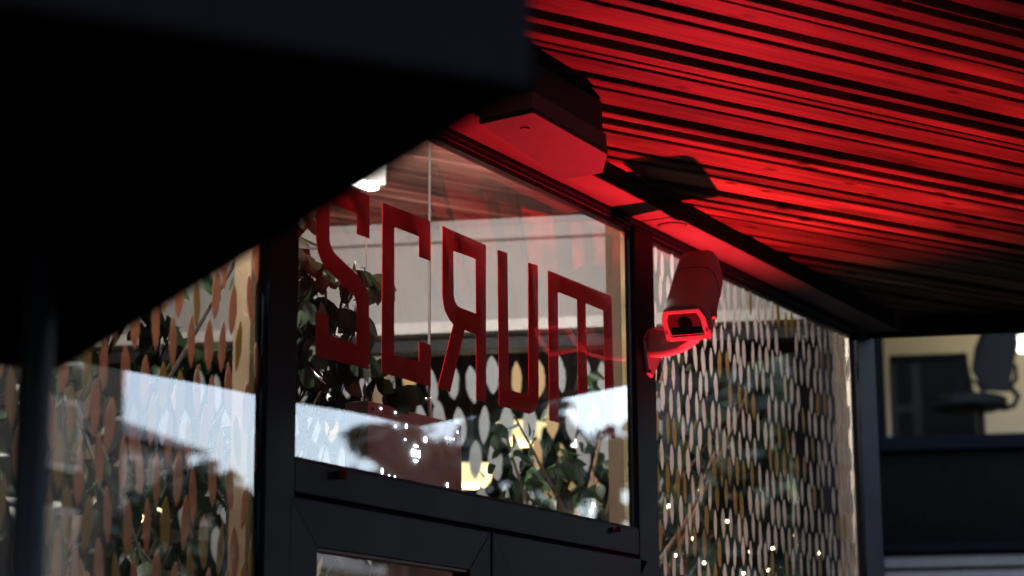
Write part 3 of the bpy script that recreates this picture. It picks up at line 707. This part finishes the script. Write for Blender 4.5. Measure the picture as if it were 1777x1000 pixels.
rel(MB().lathe((6.15, .55, 0), [(0, .42), (.2, .42), (.21, .45), (.18, .02), (0, 0)], 24).build('pot', M_PLASTER, smooth=True), rp)
r = random.Random(21); br = MB(); fo = Foliage()
br.tube([(6.15, .55, .4), (6.12, .52, 1.2), (6.0, .5, 2.0), (5.93, .48, 2.2)], [.035, .03, .024, .02], 10)
ends = []
for k in range(22):
    z0 = r.uniform(1.7, 2.25); s0 = Vector((6.03 + (2.1 - z0) * .1, .5, z0))
    e = Vector((r.uniform(5.45, 7.0), r.uniform(.18, .72), r.uniform(2.05, 2.95)))
    if e.x > 6.6: e.y = min(e.y, .45)
    m_ = (s0 + e) * .5 + Vector((r.uniform(-.08, .08), r.uniform(-.05, .05), r.uniform(-.08, .06)))
    br.tube([s0, m_, e], [.012, .007, .003], 7); ends += [(m_, e)]
for m_, e in ends:
    for k in range(30):
        t = r.random(); q = m_ + (e - m_) * t + Vector((r.gauss(0, .07), r.gauss(0, .05), r.gauss(0, .07)))
        d = Vector((r.gauss(0, .5), r.gauss(0, .5), -1 + r.uniform(0, .8))); l = r.uniform(.045, .07); fo.leaf(q, d, (r.gauss(0, 1), r.gauss(0, 1), .3), l, l * .55)
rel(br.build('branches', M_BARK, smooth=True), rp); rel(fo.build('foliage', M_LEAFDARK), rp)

# fairy lights: a wire with small warm bulbs, seen behind the right window and in the corner of the letter window
fy = thing('fairy_lights', 'string of tiny warm fairy lights wound through the indoor tree', 'fairy lights', (5.9, .3, 2.2))
spots = [(1161, 878), (1203, 935), (1172, 964), (1222, 977), (1138, 906), (1156, 880), (1302, 958), (1341, 952), (1216, 850), (1030, 876), (1026, 888), (1262, 905), (1290, 995), (1380, 930), (1334, 990), (1420, 960)]
pts = [onY(px, py, .22 if px > 1100 else .5) for px, py in spots]
M_BULB = emit('warm_bulb', (1, .78, .42), 1.6)
order = sorted(range(len(pts)), key=lambda i: pts[i][0])
rel(MB().tube([tuple(pts[i]) for i in order], .0012, 5).build('wire', M_RUBBER), fy)
for p in pts:
    b_ = rel(MB().ball(tuple(p), .0052, 8).build('bulb', M_BULB, smooth=True), fy)
pl_ = bpy.data.lights.new('fairy_glow', 'POINT'); pl_.energy = .28; pl_.color = (1, .74, .5); pl_.shadow_soft_size = .12
plo = bpy.data.objects.new('fairy_glow', pl_); COL.objects.link(plo); plo.location = (5.95, .28, 2.06)

# pendants beyond the inner screen
M_SHADE = emit('glowing_cream_shade', (1, .83, .45), .095)
def pendant(p, lab, power, col, k=1.0):
    p = Vector(tuple(p))
    t = thing('pendant_lamp', lab, 'pendant lamp', (p.x, p.y, ZI - .004), 'cream bowl pendant lamps')
    rel(MB().lathe(tuple(p), [(a * k, b * k) for a, b in ((.0, -.085), (.06, -.08), (.085, -.055), (.095, .0), (.12, .012), (.118, .016), (.085, .01), (0, .012))], 32).build('lamp_shade', M_SHADE, smooth=True), t)
    rel(MB().tube([tuple(p + Vector((0, 0, .01))), (p.x, p.y, ZI - .004)], .004, 6).build('cord', M_RUBBER), t)
    L_ = bpy.data.lights.new('pendant_glow', 'POINT'); L_.energy = power; L_.color = col; L_.shadow_soft_size = .06
    lo_ = bpy.data.objects.new('pendant_glow', L_); COL.objects.link(lo_); lo_.location = p + Vector((0, 0, -.085 * k - .07))
def behind(px, py, o): u, z = BW.hit(px, py, -o); return BW.at(u, z, -o)
pendant(behind(905, 742, 1.6), 'glowing cream bowl pendant lamp below the letter U', .5, (1, .8, .5))
pendant(behind(818, 815, 1.6), 'glowing cream bowl pendant lamp beside the hanging sign box', .5, (1, .8, .5))
pendant(onY(268, 876, 1.0), 'glowing cream bowl pendant lamp behind the warm-tinted petals of the left window', .35, (1, .72, .52), .62)

# ================================================================== OFFICE BEYOND THE RIGHT POST
OW = Wall((13.4, 3.2), 110); # plane square to the line of sight
off = thing('office_building', 'dark fronted office building with a lit upper window beyond the right post', 'building', OW.at(0, 0))
def OB(mb, name, m, **k): return rel(mb.build(name, m, **k), off)
def ow(px, py, o=0.): return OW.hit(px, py, o)
uL = ow(1536, 680)[0]; uR = uL - 3.2; zT = ow(1650, 560)[1]; zS = ow(1650, 764)[1]
def obx(u0, u1, z0, z1, o0, o1): return MB().poly_prism([OW.at(u0, z0, o0), OW.at(u1, z0, o0), OW.at(u1, z0, o1), OW.at(u0, z0, o1)], (0, 0, z1 - z0))
M_OWALL = mat('charcoal_cladding', (.002, .002, .0023), .7, spec=.02); M_LEDGE = mat('blue_black_ledge', (.0022, .0028, .004), .7, spec=.02)
zS2 = ow(1650, 950)[1]; zL = ow(1650, 962)[1]
OB(obx(uL + .06, uL + 4, 0, 7.5, 0, .2), 'wall', M_OWALL); OB(obx(uR - 3, uR, 0, 7.5, 0, .2), 'wall', M_OWALL)
OB(obx(uR, uL + .06, zT + .9, 7.5, 0, .2), 'wall', M_OWALL)
OB(obx(uR, uL + .06, zS - .10, zS, .0, .26), 'window_ledge', M_LEDGE, bevel=.01)
OB(obx(uR, uL + .06, zS2, zS - .101, .1, .17), 'spandrel', M_BLKGLASS)
OB(obx(uR, uL + .06, zS2 - .055, zS2 - .001, .05, .24), 'lower_ledge', M_LEDGE, bevel=.01)
M_LOUV = mat('pale_louvre_metal', (.11, .105, .098), .6, spec=.03, metal=0., var=.08)
zz = zS2 - .075
for k in range(10): OB(obx(uR, uL + .06, zz - .075, zz, .10, .2), 'louvre', M_LOUV, bevel=.012); zz -= .10
OB(obx(uL, uL + .06, zS, zT + .9, .02, .24), 'window_jamb', M_OWALL)
OB(obx(uR, uL + .06, 0, zS2 - .03, -.1, .05), 'louvre_backing', M_OWALL)
me = bpy.data.meshes.new('office_glass'); me.from_pydata([OW.at(uR, zS, .12), OW.at(uL, zS, .12), OW.at(uL, zT + .9, .12), OW.at(uR, zT + .9, .12)], [], [(0, 1, 2, 3)]); me.update()
rel(link('office_glass', me, glass_mat('office_glass', .12, 0.0)), off)
M_CREAM = mat('cream_office_wall', (.50, .46, .37), .8, var=.04)
OB(obx(uR, uL + .5, zS - .06, zS - .012, -3.2, -.002), 'office_floor', M_FLOORIN)
OB(obx(uR, uL + .5, zS - .06, zT + 1.0, -3.3, -3.2), 'office_back_wall', M_CREAM)
OB(obx(uL + .5, uL + .55, zS - .06, zT + 1.0, -3.2, .0), 'office_side_wall', M_CREAM)
OB(obx(uR - .05, uR, zS - .06, zT + 1.0, -3.2, .0), 'office_side_wall', M_CREAM)
OB(obx(uR - .05, uL + .55, zT + 1.0, zT + 1.06, -3.3, .0), 'office_ceiling', M_CREAM)
# office furniture, standing on the office floor
zf = zS - .012
def oat(px, o): return OW.hit(px, 690, o)[0]
M_CHAIR = mat('black_mesh_fabric', (.010, .010, .010), .9, spec=.1); M_CHAIRP = mat('black_chair_plastic', (.003, .003, .003), .6, spec=.1); M_DESK = mat('dark_grey_laminate', (.005, .005, .005), .7, spec=.03); M_PED = mat('grey_laminate', (.02, .02, .018), .7, spec=.03)
o1 = -.9
def hz(px, py, o): return OW.hit(px, py, o)[1]
dk = thing('office_desk', 'dark office desk with grey pedestal in the upper office window', 'desk', OW.at(oat(1620, o1), zf, o1))
a, b = oat(1546, o1), oat(1682, o1); zd = hz(1610, 617, o1)
def fb(root, u0, u1, z0, z1, oa, ob, name, m, bevel=.004): return rel(MB().poly_prism([OW.at(u0, z0, oa), OW.at(u1, z0, oa), OW.at(u1, z0, ob), OW.at(u0, z0, ob)], (0, 0, z1 - z0)).build(name, m, bevel=bevel), root)
fb(dk, b, a, zd - .04, zd, o1 - .6, o1 + .06, 'desk_top', M_DESK)
rel(MB().poly_prism([OW.at(b - .04, hz(1690, 690, o1), o1 + .03), OW.at(b, zd - .041, o1 + .03), OW.at(oat(1600, o1), zd - .041, o1 + .03), OW.at(oat(1600, o1), zf, o1 + .03), OW.at(b - .04, zf, o1 + .03)], tuple(-OW.n * .03)).build('modesty_panel', M_DESK), dk)
c = oat(1600, o1)
fb(dk, c, a, zf, zd - .041, o1 - .5, o1 + .02, 'pedestal', M_PED)
for q0, q1 in ((.08, .46), (.54, .92)): fb(dk, c + .07, a - .05, zf + (zd - zf) * q0, zf + (zd - zf) * q1, o1 + .021, o1 + .035, 'drawer', M_DESK)
o2 = -.35
uc = oat(1688, o2)
ch = thing('office_chair', 'black mesh-backed office chair at the upper office window', 'office chair', OW.at(uc, zf, o2))
s_z = hz(1680, 700, o2)
def cu(px): return oat(px, o2)
rings = []
for t, k in ((0, .82), (.25, 1), (.8, 1), (1, .9)):
    z = s_z - .05 + .09 * t; hw = (cu(1614) - cu(1748)) / 2 * k; mid = (cu(1614) + cu(1748)) / 2
    rings.append([OW.at(mid + hw * math.cos(2 * math.pi * i / 24), z, o2 + .24 * k * math.sin(2 * math.pi * i / 24)) for i in range(24)])
rel(MB().loft(rings).build('seat', M_CHAIRP, smooth=True), ch)
bm = MB(); A = [(1712, 682), (1690, 648), (1697, 612), (1712, 578), (1726, 568), (1768, 572), (1772, 600), (1760, 640), (1750, 684)]
bm.poly_prism([OW.at(cu(px), hz(px, py, o2), o2 + .10) for px, py in A], tuple(-OW.n * .03)); rel(bm.build('backrest', M_CHAIR, bevel=.008), ch)
rel(MB().tube([OW.at(cu(px), hz(px, py, o2), o2 + .12) for px, py in ((1712, 684), (1690, 648), (1697, 612), (1712, 578), (1726, 568))], .014, 8).build('back_frame', M_CHAIRP, smooth=True), ch)
rel(MB().tube([OW.at(cu(px), hz(px, py, o2), o2 + .05) for px, py in ((1752, 672), (1766, 690), (1758, 706), (1735, 712))], .02, 8).build('back_support', M_CHAIRP, smooth=True), ch)
rel(MB().tube([OW.at(cu(px), hz(px, py, o2), o2 + .2) for px, py in ((1660, 696), (1672, 664), (1694, 672), (1704, 690))], .014, 8).build('armrest', M_CHAIRP, smooth=True), ch)
rel(MB().tube([OW.at(cu(px), hz(px, py, o2), o2 + .05) for px, py in ((1745, 640), (1764, 636), (1764, 660), (1750, 676))], .018, 8).build('armrest', M_CHAIRP, smooth=True), ch)
rel(MB().tube([OW.at(cu(1700), s_z - .05, o2), OW.at(cu(1700), zf + .05, o2)], .03, 12).build('gas_column', M_CHAIRP, smooth=True), ch)
for k in range(5):
    an = 2 * math.pi * k / 5 + .3; rel(MB().tube([OW.at(cu(1690), zf + .07, o2), OW.at(cu(1690) + .3 * math.cos(an), zf + .045, o2 + .3 * math.sin(an))], [.03, .018], 8).build('leg', M_CHAIRP, smooth=True), ch)
# office ceiling lamp
u, z = OW.hit(1778, 600, -1.4)
ol = thing('office_lamp', 'bright white office lamp behind the chair at the right picture edge', 'lamp', OW.at(u, zT + 1.0, -1.4))
rel(MB().poly_prism([OW.at(u - .30, z - .045, -1.45), OW.at(u + .045, z - .045, -1.45), OW.at(u + .075, z + .06, -1.45), OW.at(u - .30, z + .10, -1.45)], tuple(OW.n * .1)).build('lamp_panel', emit('office_led', (1, .93, .8), .5), bevel=.01), ol)
rel(MB().tube([OW.at(u - .15, z + .09, -1.4), OW.at(u - .15, zT + 1.0, -1.4)], .006, 6).build('cord', M_RUBBER), ol)
oa = bpy.data.lights.new('office_glow', 'POINT'); oa.energy = 1.6; oa.color = (1, .86, .62); oa.shadow_soft_size = .2
oo = bpy.data.objects.new('office_glow', oa); COL.objects.link(oo); oo.location = OW.at(u - .3, zT + .7, -2.2)

# ================================================================== ACROSS THE STREET (seen in the glass)
def house(x0, x1, y, h, wallc, lab, nx, nz, roofc, name='street_building'):
    t = thing(name, lab, 'building', ((x0 + x1) / 2, y, 0), 'buildings across the street')
    rel(MB().box(x0, y - 8, 0, x1, y, h).build('wall', mat('render_' + lab[:8], wallc, .85, var=.1, scale=1)), t)
    rel(MB().poly_prism([(x0 - .3, y + .4, h), (x0 - .3, y - 8.4, h), (x0 - .3, y - 4, h + 1.6)], (x1 - x0 + .6, 0, 0)).build('roof', mat('roof_' + lab[:8], roofc, .8, var=.2, scale=3)), t)
    mw = mat('pane_' + lab[:8], (.012, .014, .018), .25, spec=.3); mf = mat('sash_' + lab[:8], (.22, .22, .24), .5)
    for i in range(nx):
        for k in range(nz):
            xc = x0 + (i + .5) * (x1 - x0) / nx; zc = 1.5 + k * (h - .6) / nz; q = min(.65, (x1 - x0) / nx * .36)
            f_o = [(xc - q, y + .02, zc - .75), (xc + q, y + .02, zc - .75), (xc + q, y + .02, zc + .75), (xc - q, y + .02, zc + .75)]
            q2 = q - .09; f_i = [(xc - q2, y + .02, zc - .66), (xc + q2, y + .02, zc - .66), (xc + q2, y + .02, zc + .66), (xc - q2, y + .02, zc + .66)]
            w_ = rel(MB().ring_prism(f_o, f_i, (0, .08, 0)).build('window', mf), t)
            MB().box(xc - q2, y + .005, zc - .66, xc + q2, y + .03, zc + .66).build('pane', mw, w_)
house(35.6, 38.2, -27.5, 8.6, (.055, .06, .075), 'pale grey rendered house reflected in the left window', 3, 4, (.10, .10, .12))
house(38.4, 41.2, -27.5, 7.6, (.07, .05, .05), 'reddish rendered house at the end of the reflected row', 3, 4, (.12, .06, .05))
house(46, 95, -40, 8.3, (.03, .029, .028), 'low pale building beyond the street trees', 7, 2, (.09, .08, .08))
house(-45, 35.2, -27, 12, (.013, .0125, .012), 'long tall dark apartment block across the street', 20, 5, (.04, .04, .045))
house(25, 44, -1.75, 10.5, (.014, .0135, .013), 'tall dark corner block down the street', 6, 3, (.05, .045, .045))
house(-44, -17, -7, 12, (.03, .029, .028), 'tall dark block at the near end of the street', 6, 3, (.05, .045, .045))
def tree(x, y, h, cr, lab, seed):
    r = random.Random(seed); t = thing('street_tree', lab, 'tree', (x, y, 0), 'trees across the street')
    br = MB(); br.tube([(x, y, -.02), (x + .05, y, h * .3), (x - .05, y + .1, h * .55), (x, y, h * .8)], [.2, .16, .11, .05], 10)
    fo = Foliage(); B = []
    for k in range(16):
        a = r.uniform(0, 6.28); q = Vector((x + cr * r.uniform(.2, .85) * math.cos(a), y + cr * r.uniform(.2, .85) * math.sin(a), h * r.uniform(.42, .98))); B.append(q)
        br.tube([(x, y, h * r.uniform(.3, .6)), tuple((q + Vector((x, y, h * .6))) * .5), tuple(q)], [.07, .04, .015], 6)
    for q in B:
        for k in range(190):
            p = q + Vector((r.gauss(0, cr * .2), r.gauss(0, cr * .2), r.gauss(0, cr * .16))); l = r.uniform(.16, .30)
            fo.leaf(p, (r.gauss(0, 1), r.gauss(0, 1), -.5), (r.gauss(0, 1), r.gauss(0, 1), r.gauss(0, 1)), l, l * .6)
    rel(br.build('trunk', M_BARK, smooth=True), t); rel(fo.build('crown', M_LEAFDARK), t)
def mirror_at(px, py, y):                              # where a thing really stands whose mirror image is seen at that pixel
    p = onY(px, py, y); return p[0], -p[1], p[2]
for (px, y, pyt, cr, lab, sd_) in ((800, 11, 705, .95, 'round dark street tree reflected below the letter U', 1), (890, 12, 690, .9, 'street tree reflected right of the sign box', 2),
                                  (705, 13, 735, .62, 'low street tree reflected in front of the sign box', 3), (1000, 14, 742, .75, 'far street tree reflected in the window corner', 5), (1085, 12, 800, .4, 'slender street tree reflected beside the middle post', 6),
                                  (1190, 8, 640, .8, 'street tree reflected beside the security camera', 7), (1290, 7, 610, .8, 'street tree reflected in the middle of the right window', 8), (1400, 6, 620, .7, 'street tree reflected by the right post', 9),
                                  (300, 14, 800, .75, 'small street tree reflected low in the left window', 10), (405, 15, 835, .7, 'bushy street tree reflected beside the left post', 11)):
    x_, y_, z_ = mirror_at(px, pyt, y); tree(x_, y_, z_, cr, lab, sd_)
